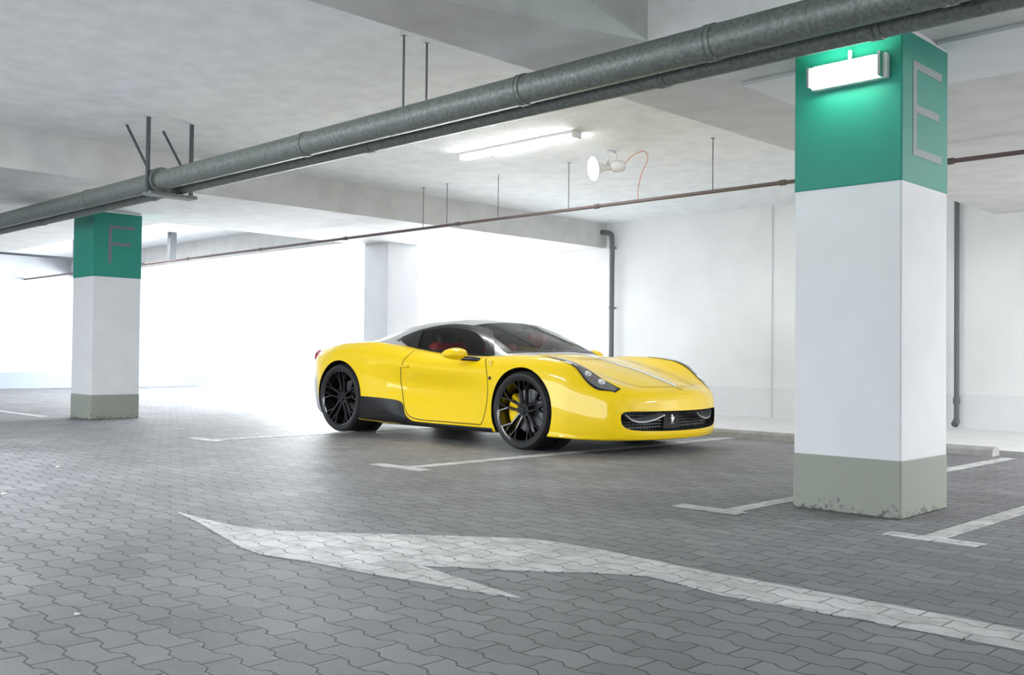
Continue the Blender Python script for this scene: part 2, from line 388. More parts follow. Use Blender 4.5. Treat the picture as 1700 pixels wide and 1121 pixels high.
# drain pipes on the back wall
t = empty('drain_pipe', (-9.85, WY-.10, 0)); tag(t, 'dark drain pipe in the wall corner right behind the car', 'pipe')
b = MB(); b.tube(smooth([(-.28, -.02, 2.80), (-.15, -.02, 2.80), (-.03, 0, 2.76), (0, 0, 2.62), (0, 0, 2.3)]) + [Vector((0, 0, .05))], .040, 16); b.build('pipe_run', M['drain'], t, 50)
for z in (2.55, 1.6, .7):
    b = MB(); b.lathe([(.040, z-.02), (.047, z-.02), (.047, z+.02), (.040, z+.02)], 'z', 16, (0, 0, 0)); b.box(-.012, .012, 0, .099, z-.012, z+.012); b.build('pipe_clip', M['drain'], t, 40)
t = empty('drain_pipe', (-4.57, WY-.08, 0)); tag(t, 'dark drain pipe on the wall right of the pillar marked E', 'pipe')
b = MB(); b.tube([(0, 0, .08), (0, 0, CZ)], .030, 16); b.build('pipe_run', M['drain'], t, 50)
b = MB(); b.lathe([(.030, .3), (.040, .3), (.040, .38), (.030, .38)], 'z', 16); b.build('pipe_clip', M['drain'], t, 40)
b = MB(); b.tube([(0, 0, .1), (0, -.06, .06)], .042, 14); b.build('outlet', M['drain'], t, 50)

# wheel stops
def stop(x0, x1, label):
    b = MB(); b.prism([(-.09, 0), (.09, 0), (.075, .05), (.05, .075), (-.05, .075), (-.075, .05)], lambda p: (0, p[0], p[1]), lambda p: (x1-x0, p[0], p[1]))
    o = b.build('wheel_stop', M['kerb']); o.location = (x0, 9.08, 0); tag(o, label, 'wheel stop')
stop(-6.45, -5.98, 'short concrete wheel stop partly behind the car nose')
stop(-5.9, -4.75, 'concrete wheel stop on the floor between the car nose and the E pillar')
stop(-4.45, -3.05, 'concrete wheel stop on the floor right of the E pillar')

# floor markings
def quad_mark(name, label, rects, z=.003, grp=None):
    b = MB()
    for k, (x0, x1, y0, y1) in enumerate(rects):
        b.box(x0, x1, y0, y1, 0.0005, z + .0004*k)
    o = b.build(name, M['paint']); tag(o, label, 'floor marking', grp)
quad_mark('parking_line', 'white bay line with short end bar passing under the car nose', [(-5.66, -5.54, 4.67, 8.95), (-5.95, -5.38, 4.56, 4.67)])
quad_mark('parking_line', 'white bay line with end bar left of the E pillar foot', [(-2.95, -2.85, 4.65, 8.95), (-3.22, -2.80, 4.54, 4.65)])
quad_mark('parking_line', 'white bay line with end bar right of the E pillar foot', [(-1.88, -1.78, 4.65, 8.95), (-2.03, -1.60, 4.54, 4.65)])
quad_mark('parking_line', 'white bay line with end bar left of the parked car', [(-8.63, -8.51, 4.75, 8.95), (-8.92, -8.38, 4.64, 4.75)])
quad_mark('parking_line', 'white line on the floor left of the pillar marked F', [(-22, -12.9, 4.75, 4.87)])
AR = [(300,850),(345,862),(400,874),(470,881),(560,884),(700,888),(860,893),(930,900),(1000,912),(1120,937),(1200,953),(1340,978),(1500,1007),(1700,1045),(1800,1064),
      (1800,1098),(1700,1078),(1500,1040),(1360,1015),(1200,987),(1130,968),(1080,956),(1000,951),(900,948),(820,945),(760,941),(705,939),(765,958),(850,985),(870,992),(820,986),(700,965),(600,948),(520,932),(440,920),(410,910),(380,893),(340,870)]
poly = [floor_pt(*p) for p in AR]
b = MB(); b.prism(poly, lambda p: (p[0], p[1], .0005), lambda p: (p[0], p[1], .003)); o = b.build('road_arrow', M['paint']); tag(o, 'large worn white direction arrow painted across the foreground paving', 'floor marking')
for k, (px, py, s) in enumerate([(137, 1019, .012), (12, 820, .02), (100, 775, .02)]):
    x, y = floor_pt(px, py); b = MB(); b.prism([(-s, -s*.4), (s*.7, -s*.6), (s, s*.3), (-s*.2, s*.6)], lambda p: (p[0], p[1], .001), lambda p: (p[0], p[1], .006))
    o = b.build('litter_scrap', M['litter']); o.location = (x, y, 0); tag(o, ['tiny pale scrap lying on the foreground paving', 'small white scrap at the left edge of the paving', 'small white scrap on the paving in front of the F pillar'][k], 'litter')

# ------------------------------------------------------------------ the car
car = empty('sports_car', (-6.02, 7.18, 0)); tag(car, 'yellow two-door sports car with silver roof, silver bonnet stripe and black wheels', 'car')

def pchip_eval(S, V, s):
    n = len(S); h = [S[i+1]-S[i] for i in range(n-1)]; d = [(V[i+1]-V[i])/h[i] for i in range(n-1)]
    m = [0.0]*n
    for i in range(1, n-1):
        if d[i-1]*d[i] > 0:
            w1 = 2*h[i]+h[i-1]; w2 = h[i]+2*h[i-1]; m[i] = (w1+w2)/(w1/d[i-1]+w2/d[i])
    m[0] = d[0]; m[-1] = d[-1]
    out = []
    for x in s:
        i = 0
        while i < n-2 and x > S[i+1]: i += 1
        t = (x-S[i])/h[i]; t2 = t*t; t3 = t2*t
        out.append((2*t3-3*t2+1)*V[i] + (t3-2*t2+t)*h[i]*m[i] + (-2*t3+3*t2)*V[i+1] + (t3-t2)*h[i]*m[i+1])
    return out
def chain_cr(P, n):
    out = []; Q = [(2*P[0][0]-P[1][0], 2*P[0][1]-P[1][1])] + P + [(-P[-2][0], P[-2][1])]
    Q[0] = (-P[1][0], P[1][1]) if abs(P[0][0]) < 1e-6 else Q[0]
    for i in range(1, len(Q)-2):
        for k in range(n):
            t = k/n
            out.append(tuple(.5*((2*Q[i][c]) + (-Q[i-1][c]+Q[i+1][c])*t + (2*Q[i-1][c]-5*Q[i][c]+4*Q[i+1][c]-Q[i+2][c])*t*t + (-Q[i-1][c]+3*Q[i][c]-3*Q[i+1][c]+Q[i+2][c])*t**3) for c in (0, 1)))
    out.append(P[-1]); return out
def loft(table, warp, nx=6, nl=6):
    xs = [r[0] for r in table]; S = [-x for x in xs]; L = len(table[0][1])
    fine = []
    for i in range(len(S)-1):
        for k in range(nx): fine.append(S[i] + (S[i+1]-S[i])*k/nx)
    fine.append(S[-1])
    Ys = [pchip_eval(S, [r[1][j][0] for r in table], fine) for j in range(L)]
    Zs = [pchip_eval(S, [r[1][j][1] for r in table], fine) for j in range(L)]
    rows = []
    for a, s in enumerate(fine):
        ch = chain_cr([(Ys[j][a], Zs[j][a]) for j in range(L)], nl)
        rows.append([warp(-s, y, z) for (y, z) in ch])
    return rows
def sm(a, b_, x):
    t = max(0, min(1, (x-a)/(b_-a))); return t*t*(3-2*t)

def T(x, zb, *p): return (x, [(0, zb), (.45, zb)] + list(p))
BT = [
 (1.08, [(0,.165),(.40,.165),(.60,.17),(.66,.19),(.69,.25),(.69,.33),(.67,.40),(.61,.435),(.45,.445),(.22,.455),(0,.46)]),
 (1.06, [(0,.13),(.40,.13),(.66,.135),(.72,.17),(.75,.25),(.75,.35),(.735,.445),(.66,.490),(.46,.495),(.22,.505),(0,.51)]),
 (.98, [(0,.12),(.45,.12),(.74,.125),(.79,.17),(.815,.27),(.81,.39),(.795,.505),(.71,.565),(.46,.55),(.22,.56),(0,.565)]),
 T(.82, .12, (.82,.125),(.87,.17),(.885,.29),(.88,.42),(.855,.575),(.755,.650),(.50,.60),(.24,.615),(0,.622)),
 T(.60, .12, (.88,.13),(.92,.18),(.935,.31),(.93,.46),(.905,.64),(.80,.745),(.54,.660),(.26,.68),(0,.69)),
 T(.35, .12, (.90,.13),(.945,.19),(.955,.34),(.95,.50),(.925,.70),(.80,.80),(.56,.718),(.28,.742),(0,.75)),
 T(.10, .12, (.90,.13),(.95,.20),(.965,.36),(.96,.54),(.93,.74),(.80,.825),(.60,.768),(.30,.795),(0,.805)),
 T(-.15, .12, (.89,.13),(.94,.20),(.955,.36),(.955,.54),(.93,.74),(.81,.83),(.64,.80),(.32,.83),(0,.84)),
 T(-.40, .12, (.87,.13),(.925,.19),(.925,.34),(.925,.52),(.915,.72),(.83,.815),(.68,.815),(.34,.845),(0,.85)),
 T(-.75, .12, (.86,.13),(.92,.18),(.90,.33),(.875,.50),(.914,.68),(.85,.80),(.70,.82),(.35,.84),(0,.84)),
 T(-1.15, .12, (.86,.13),(.92,.18),(.885,.33),(.852,.50),(.918,.69),(.85,.81),(.70,.84),(.35,.85),(0,.85)),
 T(-1.55, .12, (.86,.13),(.93,.18),(.905,.34),(.865,.51),(.930,.72),(.855,.85),(.70,.88),(.35,.88),(0,.88)),
 T(-1.90, .12, (.87,.13),(.94,.19),(.945,.36),(.922,.55),(.942,.77),(.865,.905),(.70,.925),(.35,.93),(0,.93)),
 T(-2.25, .13, (.88,.14),(.955,.20),(.965,.38),(.96,.60),(.952,.82),(.868,.948),(.70,.94),(.35,.93),(0,.93)),
 T(-2.65, .13, (.88,.14),(.955,.21),(.968,.40),(.965,.63),(.950,.84),(.858,.942),(.68,.92),(.35,.91),(0,.91)),
 T(-3.0, .15, (.86,.16),(.93,.24),(.95,.42),(.945,.64),(.92,.81),(.83,.90),(.66,.90),(.33,.895),(0,.89)),
 T(-3.25, .19, (.82,.20),(.88,.27),(.905,.43),(.905,.64),(.885,.78),(.80,.87),(.62,.885),(.31,.89),(0,.89)),
 T(-3.40, .23, (.74,.24),(.81,.32),(.84,.45),(.84,.64),(.82,.76),(.74,.84),(.58,.87),(.3,.88),(0,.88)),
 T(-3.44, .27, (.68,.28),(.76,.36),(.79,.47),(.79,.63),(.77,.73),(.70,.81),(.55,.845),(.28,.855),(0,.855)),
]
def warpB(x, y, z):
    w = sm(.35, 1.08, x); x2 = x - .30*(abs(y)/.9)**2.2*w
    w = sm(-2.9, -3.44, x); x2 += .16*(abs(y)/.9)**3*w
    return (x2, y, z)
rows = loft(BT, warpB)
n = len(rows[0])
b = MB(); ring = 2*n-2
for r_ in rows:
    b.v += [(p[0], p[1], p[2]) for p in r_] + [(p[0], -p[1], p[2]) for p in r_[-2:0:-1]]
for i in range(len(rows)-1):
    for k in range(ring):
        k2 = (k+1) % ring; b.f.append((i*ring+k, i*ring+k2, (i+1)*ring+k2, (i+1)*ring+k))
def cap(base):
    def idx(k, side): return base + (k if side > 0 else (ring-k) % ring)
    for side in (1, -1):
        h = (n-1)//2
        for k in range(h):
            q4 = [idx(k, side), idx(k+1, side), idx(n-2-k, side), idx(n-1-k, side)]
            q4u = []
            for i in q4:
                if i not in q4u: q4u.append(i)
            if len(q4u) > 2: b.f.append(tuple(q4u))
cap(0); cap((len(rows)-1)*ring)
body = b.build('body', M['car'], car, None)
me = body.data
me.materials.append(M['matt'])
bm = bmesh.new(); bm.from_mesh(me); bmesh.ops.recalc_face_normals(bm, faces=bm.faces)
if sum(f.normal.z*(1 if f.calc_center_median().z > .5 else -1) for f in bm.faces) < 0: bmesh.ops.reverse_faces(bm, faces=bm.faces)
bodyBVH = BVHTree.FromBMesh(bm)
def inpoly(x, y, P):
    r_ = False; j = len(P)-1
    for i in range(len(P)):
        if (P[i][1] > y) != (P[j][1] > y) and x < (P[j][0]-P[i][0])*(y-P[i][1])/(P[j][1]-P[i][1])+P[i][0]: r_ = not r_
        j = i
    return r_
# cut openings (wheel arches, mouth, windows) out of the skin; rims are turned inward where depth_fn is given
def cut_open(poly3, axis_no, sel, inside, depth_fn, rad):
    m_ = len(poly3)
    for k in range(m_):
        p, q_ = Vector(poly3[k]), Vector(poly3[(k+1) % m_]); mid = (p+q_)/2; ed = (q_-p)
        if ed.length < 1e-4: continue
        rr_ = ed.length/2 + rad
        fs = []
        for f in bm.faces:
            if not sel(f): continue
            hit = False
            for c_ in [f.calc_center_median()] + [v.co for v in f.verts]:
                d_ = c_-mid; d_ = d_ - axis_no*d_.dot(axis_no)
                if d_.length < rr_: hit = True; break
            if hit: fs.append(f)
        if not fs: continue
        es = list({e for f in fs for e in f.edges}); vs = list({v for f in fs for v in f.verts})
        nn = ed.cross(axis_no).normalized()
        bmesh.ops.bisect_plane(bm, geom=fs+es+vs, dist=1e-5, plane_co=p, plane_no=nn)
    dd = [f for f in bm.faces if sel(f) and inside(f.calc_center_median())]
    bed = {e for f in dd for e in f.edges}; ds = set(dd)
    rim = [e for e in bed if any(f not in ds for f in e.link_faces)]
    bmesh.ops.delete(bm, geom=dd, context='FACES')
    if depth_fn is None: return
    rim = [e for e in rim if e.is_valid]
    ret = bmesh.ops.extrude_edge_only(bm, edges=rim)
    for v in [g for g in ret['geom'] if isinstance(g, bmesh.types.BMVert)]: v.co = depth_fn(v.co)
    for f in [g for g in ret['geom'] if isinstance(g, bmesh.types.BMFace)]: f.material_index = 1; f.smooth = True
ARCH = [(0, .345, .378), (-2.65, .362, .396)]
for (cx, cz, cr_) in ARCH:
    for s in (-1, 1):
        seg = 56
        P3 = [(cx+cr_*math.cos(2*PI*k/seg), s*.95, cz+cr_*math.sin(2*PI*k/seg)) for k in range(seg)]
        cut_open(P3, Vector((0, 1, 0)), lambda f: f.calc_center_median().y*s > .63 and f.calc_center_median().z < .80 and f.material_index == 0,
                 lambda c_: math.hypot(c_.x-cx, c_.z-cz) < cr_-.001, lambda v: Vector((v.x, s*.60, v.z)), .03)
mh = [(0,.368),(.25,.368),(.50,.370),(.60,.371),(.662,.366),(.690,.345),(.694,.305),(.684,.262),(.655,.233),(.60,.216),(.5,.206),(.25,.200),(0,.199)]
mouth = mh + [(-y, z) for (y, z) in mh[-2:0:-1]]
cut_open([(1.0, y, z) for (y, z) in mouth], Vector((1, 0, 0)), lambda f: f.calc_center_median().x > .78 and f.normal.x > .25 and f.material_index == 0,
         lambda c_: inpoly(c_.y, c_.z, mouth), lambda v: Vector((min(v.x-.09, .85), v.y*.97, v.z)), .04)
dead = []
for f in bm.faces:
    p = f.calc_center_median()
    if p.z < .124 and abs(f.normal.z) > .7: f.material_index = 1
    if -1.92 < p.x < -.45-.15*(p.y/.7)**2 and abs(p.y) < .70 and p.z > .74: dead.append(f)
bmesh.ops.delete(bm, geom=dead, context='FACES')
bm.to_mesh(me); bm.free()
me.polygons.foreach_set('use_smooth', [True]*len(me.polygons)); me.set_sharp_from_angle(angle=R(38))

# greenhouse
GT = [
 (-.10, [(.66,.70),(.66,.74),(.62,.76),(.55,.775),(.45,.785),(.34,.79),(.17,.795),(0,.80)]),
 (-.26, [(.74,.72),(.735,.785),(.70,.815),(.64,.835),(.55,.845),(.40,.855),(.2,.86),(0,.865)]),
 (-.50, [(.76,.74),(.745,.80),(.715,.86),(.67,.90),(.58,.935),(.42,.955),(.2,.967),(0,.97)]),
 (-.80, [(.78,.74),(.755,.81),(.72,.90),(.67,.98),(.59,1.03),(.42,1.06),(.2,1.077),(0,1.082)]),
 (-1.08, [(.79,.74),(.76,.82),(.72,.92),(.66,1.03),(.58,1.10),(.42,1.145),(.2,1.162),(0,1.168)]),
 (-1.40, [(.79,.75),(.765,.83),(.72,.94),(.655,1.06),(.56,1.14),(.42,1.18),(.2,1.207),(0,1.213)]),
 (-1.70, [(.79,.77),(.765,.86),(.71,.96),(.64,1.06),(.55,1.13),(.41,1.175),(.2,1.20),(0,1.205)]),
 (-2.0, [(.78,.80),(.75,.90),(.69,.97),(.62,1.04),(.52,1.10),(.38,1.14),(.19,1.16),(0,1.165)]),
 (-2.35, [(.74,.84),(.70,.92),(.64,.96),(.56,1.0),(.46,1.045),(.34,1.07),(.17,1.085),(0,1.09)]),
 (-2.75, [(.68,.84),(.64,.91),(.58,.93),(.50,.95),(.40,.97),(.30,.99),(.15,1.0),(0,1.0)]),
 (-3.15, [(.6,.80),(.58,.87),(.52,.88),(.45,.89),(.36,.9),(.27,.905),(.14,.91),(0,.91)]),
 (-3.35, [(.56,.78),(.54,.82),(.5,.83),(.45,.84),(.36,.84),(.27,.845),(.14,.85),(0,.85)]),
]
def warpG(x, y, z):
    w = 1 - sm(.3, 1.5, -x)
    return (x - .21*(abs(y)/.7)**2*w, y, z)
rows = loft(GT, warpG, 8, 7)
n = len(rows[0]); b = MB(); W = 2*n-1
for r_ in rows: b.v += [(p[0], -p[1], p[2]) for p in r_] + [p for p in r_[-2::-1]]
for i in range(len(rows)-1):
    for k in range(W-1): b.f.append((i*W+k, i*W+k+1, (i+1)*W+k+1, (i+1)*W+k))
roof = b.build('roof', M['silver'], car, None)
bm = bmesh.new(); bm.from_mesh(roof.data)
up = sum(f.normal.z for f in bm.faces)
if up < 0: bmesh.ops.reverse_faces(bm, faces=bm.faces)
roofBVH = BVHTree.FromBMesh(bm)

def resample(P, n):
    P = [Vector(p) for p in P]; L = [0]
    for i in range(1, len(P)): L.append(L[-1]+(P[i]-P[i-1]).length)
    out = []
    for k in range(n+1):
        s = L[-1]*k/n; i = 0
        while i < len(P)-2 and s > L[i+1]: i += 1
        d = L[i+1]-L[i]; out.append(P[i].lerp(P[i+1], (s-L[i])/d if d else 0))
    return out
def curve2(P, n=6):
    return [(p[0], p[1]) for p in smooth([(a, b_, 0) for (a, b_) in P], n)]
def proj(bvh, mode, p, sg, off):
    if mode == 'side': o_, d = Vector((p[0], sg*2, p[1])), Vector((0, -sg, 0))
    elif mode == 'top': o_, d = Vector((p[0], p[1], 3)), Vector((0, 0, -1))
    else: o_, d = Vector((3, p[0], p[1])), Vector((-1, 0, 0))
    h, nn, i, dist = bvh.ray_cast(o_, d)
    if h is None: return None
    if nn.dot(d) > 0: nn = -nn
    return h + nn*off
def patch(name, A, Bc, nu, nv, bvh, mode, sg, off, mat, parent, ring=None, thick=0):
    A = resample(A, nu); Bc = resample(Bc, nu); b = MB(); ok = []
    for i in range(nu+1):
        for j in range(nv+1):
            p = A[i].lerp(Bc[i], j/nv); h = proj(bvh, mode, (p.x, p.y), sg, off); ok.append(h is not None); b.v.append(tuple(h) if h is not None else (0, 0, .5))
    for i in range(nu):
        for j in range(nv):
            if ring and (ring[0] <= i < nu-ring[0]) and (ring[1] <= j < nv-ring[1]): continue
            q4 = (i*(nv+1)+j, (i+1)*(nv+1)+j, (i+1)*(nv+1)+j+1, i*(nv+1)+j+1)
            if all(ok[k] for k in q4): b.f.append(q4)
    o = b.build(name, mat, parent, 60)
    return o
def strip(name, P, w, bvh, mode, sg, off, mat, parent):
    P = resample(P, max(4, int(sum((Vector(P[i+1])-Vector(P[i])).length for i in range(len(P)-1))/.02)))
    A = []; B_ = []
    for i, p in enumerate(P):
        d = (P[min(i+1, len(P)-1)]-P[max(i-1, 0)]).normalized(); nn = Vector((-d.y, d.x))
        A.append(p+nn*w/2); B_.append(p-nn*w/2)
    return patch(name, A, B_, len(P)-1, 1, bvh, mode, sg, off, mat, parent)
def shrink(P, k):
    cx = sum(p[0] for p in P)/len(P); cy = sum(p[1] for p in P)/len(P)
    return [(cx+(p[0]-cx)*k, cy+(p[1]-cy)*k) for p in P]

# windows
SW_top = curve2([(-.59, .82), (-.78, .972), (-.97, 1.07), (-1.21, 1.105), (-1.45, 1.098), (-1.74, 1.057), (-1.95, 1.0)], 3)
SW_bot = curve2([(-.59, .815), (-.85, .822), (-1.2, .840), (-1.5, .864), (-1.74, .90), (-1.86, .94), (-1.95, .995)], 3)
WS_l = curve2([(-.27, 0), (-.285, .2), (-.335, .4), (-.455, .645)], 4)
WS_u = curve2([(-1.01, 0), (-1.015, .2), (-1.03, .38), (-1.06, .515)], 4)
ws_base = [(x, -y) for (x, y) in WS_l[::-1]][:-1] + WS_l
ws_head = [(x, -y) for (x, y) in WS_u[::-1]][:-1] + WS_u
swp = shrink(SW_top + SW_bot[::-1], .965); wsp = shrink(ws_base + ws_head[::-1], .97)
for s in (-1, 1):
    cut_open([(x, s*.7, z) for (x, z) in swp], Vector((0, 1, 0)), lambda f: f.calc_center_median().y*s > .52 and f.calc_center_median().x < -.4, lambda c_: inpoly(c_.x, c_.z, swp), None, .02)
cut_open([(x, y, 1.0) for (x, y) in wsp], Vector((0, 0, 1)), lambda f: f.calc_center_median().z > .80 and f.normal.z > .3, lambda c_: inpoly(c_.x, c_.y, wsp), None, .02)
bm.to_mesh(roof.data); bm.free()
roof.data.polygons.foreach_set('use_smooth', [True]*len(roof.data.polygons))
ws = patch('windshield', ws_base, ws_head, 48, 24, roofBVH, 'top', 1, .003, M['wind'], car)
patch('windshield_seal', ws_base, ws_head, 48, 24, roofBVH, 'top', 1, .005, M['black'], ws, ring=(2, 1))
for sg in (-1, 1):
    w_ = patch('side_window', SW_top, SW_bot, 60, 14, roofBVH, 'side', sg, .003, M['side'], car)
    patch('window_seal', SW_top, SW_bot, 60, 14, roofBVH, 'side', sg, .005, M['black'], w_, ring=(4, 1))
    qa = [(-1.66, 1.068), (-1.80, 1.042), (-1.98, .985)]; qb = [(-1.60, .875), (-1.80, .915), (-1.98, .98)]
    patch('quarter_panel', qa, qb, 14, 8, roofBVH, 'side', sg, .008, M['black'], car)
    ra = curve2([(-.55, .825), (-.74, .988), (-.95, 1.092), (-1.21, 1.124), (-1.45, 1.114), (-1.74, 1.070), (-1.97, 1.0)], 4)
    rb_ = curve2([(-.60, .818), (-.785, .968), (-.975, 1.067), (-1.21, 1.102), (-1.45, 1.095), (-1.74, 1.055), (-1.96, .995)], 4)
    patch('roof_rail', ra, rb_, 50, 3, roofBVH, 'side', sg, .006, M['black'], car)
patch('rear_window', [(-1.85, -.36), (-1.85, .36)], [(-2.75, -.26), (-2.75, .26)], 20, 24, roofBVH, 'top', 1, .003, M['black'], car)

# shut lines, skirts, lamps
for sg in (-1, 1):
    strip('door_seam', curve2([(-.52, .80), (-.455, .70), (-.43, .55), (-.445, .38), (-.50, .21), (-.60, .195), (-1.0, .195), (-1.4, .20), (-1.56, .25), (-1.66, .42), (-1.70, .56), (-1.63, .74), (-1.56, .86)]), .008, bodyBVH, 'side', sg, .0015, M['matt'], car)
    patch('side_skirt', curve2([(-.36, .172), (-.8, .172), (-1.35, .175), (-1.5, .19), (-1.59, .25), (-1.66, .355), (-1.9, .385), (-2.25, .395)]),
          [(-.36, .128), (-.9, .128), (-1.4, .128), (-1.9, .128), (-2.3, .14)], 60, 10, bodyBVH, 'side', sg, .006, M['black'], car)
    HA = curve2([(.10, sg*.788), (.35, sg*.842), (.58, sg*.838), (.74, sg*.795), (.86, sg*.70)]); HB = curve2([(.10, sg*.768), (.35, sg*.768), (.58, sg*.742), (.75, sg*.695), (.865, sg*.640)])
    hl = patch('headlight', HA, HB, 50, 10, bodyBVH, 'top', 1, .004, M['headglass'], car)
    patch('headlight_seal', HA, HB, 50, 10, bodyBVH, 'top', 1, .006, M['black'], hl, ring=(1, 1))
    for (x, y, r_) in [(.74, .735, .024), (.63, .782, .022)]:
        o_ = Vector((x, sg*y, 3)); h, nn, _i, _d = bodyBVH.ray_cast(o_, Vector((0, 0, -1))); nn = nn if nn.z > 0 else -nn
        q_ = MB(); q_.lathe([(0, .010), (r_*.6, .009), (r_, .004), (r_*1.25, .006), (r_*1.3, -.002)], 'z', 24)
        rot = Vector((0, 0, 1)).rotation_difference(nn).to_matrix(); q_.v = [tuple(rot @ Vector(p) + h + nn*.003) for p in q_.v]
        q_.build('lamp_lens', M['lamp_white'], hl, 40)
    strip('light_strip', [(.13, sg*.780), (.34, sg*.824), (.54, sg*.822)], .012, bodyBVH, 'top', 1, .008, M['lamp_white'], hl)
    h = proj(bodyBVH, 'side', (-.41, .745), sg, .002)
    q_ = MB(); q_.prism([(-.022, .03), (.022, .03), (.024, .0), (.014, -.022), (0, -.032), (-.014, -.022), (-.024, 0)], lambda p: (h.x+p[0], h.y, h.z+p[1]), lambda p: (h.x+p[0], h.y+sg*.006, h.z+p[1]))
    q_.build('fender_emblem', M['badge'], car)
    h = proj(bodyBVH, 'side', (-.40, .62), sg, .002); q_ = MB(); q_.lathe([(0, sg*.006), (.014, sg*.005), (.017, 0)], 'y', 20, tuple(h)); q_.build('side_repeater', M['black'], car, 40)
    h = proj(bodyBVH, 'side', (-1.60, .71), sg, .0); q_ = MB(); q_.rbox((h.x, h.y+sg*.006, h.z), (.13, .03, .026), .01); q_.build('door_handle', M['yellow'], car, 40)
    q_ = MB(); q_.lathe([(0, -.03), (.05, -.028), (.085, -.01), (.09, .03), (.09, .10)], 'x', 32); q_.v = [(p[0]-3.345, p[1]+sg*.70, p[2]+.79) for p in q_.v]; q_.build('tail_light', M['tail'], car, 40)
    q_ = MB(); nseg = 16; prof = []
    for k in range(nseg+1):
        a = -PI/2 + PI*k/nseg; prof.append((math.cos(a), math.sin(a)))
    q_.lathe(prof, 'y', 28)
    q_.v = [(-.785 + p[0]*.085*(1+.15*p[1]) - .02*p[1]*1, sg*(1.0+p[1]*.125), .83 + p[2]*(.062 if p[2] > 0 else .052)*(1-.12*p[1])) for p in q_.v]
    mi = q_.build('wing_mirror', M['yellow'], car, 60)
    q_ = MB(); q_.tube(smooth([(-.60, sg*.86, .785), (-.66, sg*.90, .79), (-.76, sg*.95, .795)], 5), .022, 10); q_.build('mirror_stalk', M['black'], mi, 60)
patch('bonnet_stripe', [(-.18, .033), (.9, .030), (1.02, .028)], [(-.18, -.033), (.9, -.030), (1.02, -.028)], 60, 4, bodyBVH, 'top', 1, .003, M['stripe'], car)
strip('bonnet_seam', curve2([(-.22, -.62), (.1, -.58), (.5, -.52), (.82, -.44), (.93, -.30), (.965, -.12), (.97, 0), (.965, .12), (.93, .30), (.82, .44), (.5, .52), (.1, .58), (-.22, .62)]), .004, bodyBVH, 'top', 1, .0012, M['matt'], car)
h = proj(bodyBVH, 'top', (1.0, 0), 1, .005)
q_ = MB(); q_.rbox((h.x, h.y, h.z), (.06, .042, .010), .002, Matrix.Rotation(R(24), 3, 'Y')); q_.build('bonnet_emblem', M['badge'], car)
# mouth
q_ = MB(); q_.prism(mouth, lambda p: (.83, p[0], p[1]), lambda p: (.84, p[0], p[1])); q_.build('grille_backing', M['matt'], car)
q_ = MB(); q_.prism([(-.12, .206), (.12, .206), (.11, .366), (-.11, .366)], lambda p: (.84, p[0], p[1]), lambda p: (.925, p[0], p[1])); gc = q_.build('grille_centre', M['matt'], car)
horse = [(-.30,-.5),(-.22,-.5),(-.18,-.30),(-.05,-.18),(.02,-.30),(.10,-.5),(.20,-.5),(.14,-.28),(.20,-.08),(.34,.0),(.42,.22),(.36,.24),(.28,.10),(.20,.12),(.10,.22),(.02,.40),(-.06,.50),(-.14,.42),(-.28,.34),(-.26,.26),(-.12,.26),(-.14,.12),(-.32,.16),(-.38,.04),(-.32,.0),(-.28,.08),(-.16,.0),(-.20,-.12)]
q_ = MB(); q_.prism([(p[0]*.072, .287+p[1]*.09) for p in horse], lambda p: (.924, p[0], p[1]), lambda p: (.936, p[0], p[1])); q_.build('horse_emblem', M['chrome'], gc)
for sg in (-1, 1):
    q_ = MB()
    for k in range(6):
        z = .225+.026*k; q_.tube([(.90, sg*.115, z), (.89, sg*.40, z), (.85, sg*.64, z)], .006, 6)
    for k in range(12):
        y = .15+.042*k; xx = .895 if y < .4 else .89-(y-.4)*.166
        q_.tube([(xx, sg*y, .205), (xx, sg*y, .368)], .004, 6)
    q_.build('grille_bars', M['mesh'], car, 60)
    q_ = MB(); P1 = smooth([(1.03, sg*.24, .335), (1.005, sg*.34, .300), (.975, sg*.47, .280), (.945, sg*.57, .295), (.915, sg*.635, .345)], 6)
    vs = []
    for k, p in enumerate(P1):
        c_ = .05 + .05*math.sin(PI*k/(len(P1)-1))
        vs += [(p.x, p.y, p.z+.005), (p.x-c_, p.y, p.z+.026), (p.x-c_, p.y, p.z+.014), (p.x, p.y, p.z-.007)]
    fs = [(i*4+k, i*4+(k+1) % 4, (i+1)*4+(k+1) % 4, (i+1)*4+k) for i in range(len(P1)-1) for k in range(4)] + [(0, 1, 2, 3), tuple(len(vs)-4+k for k in range(4))]
    q_.add(vs, fs); q_.build('winglet', M['vane'], car, 40)

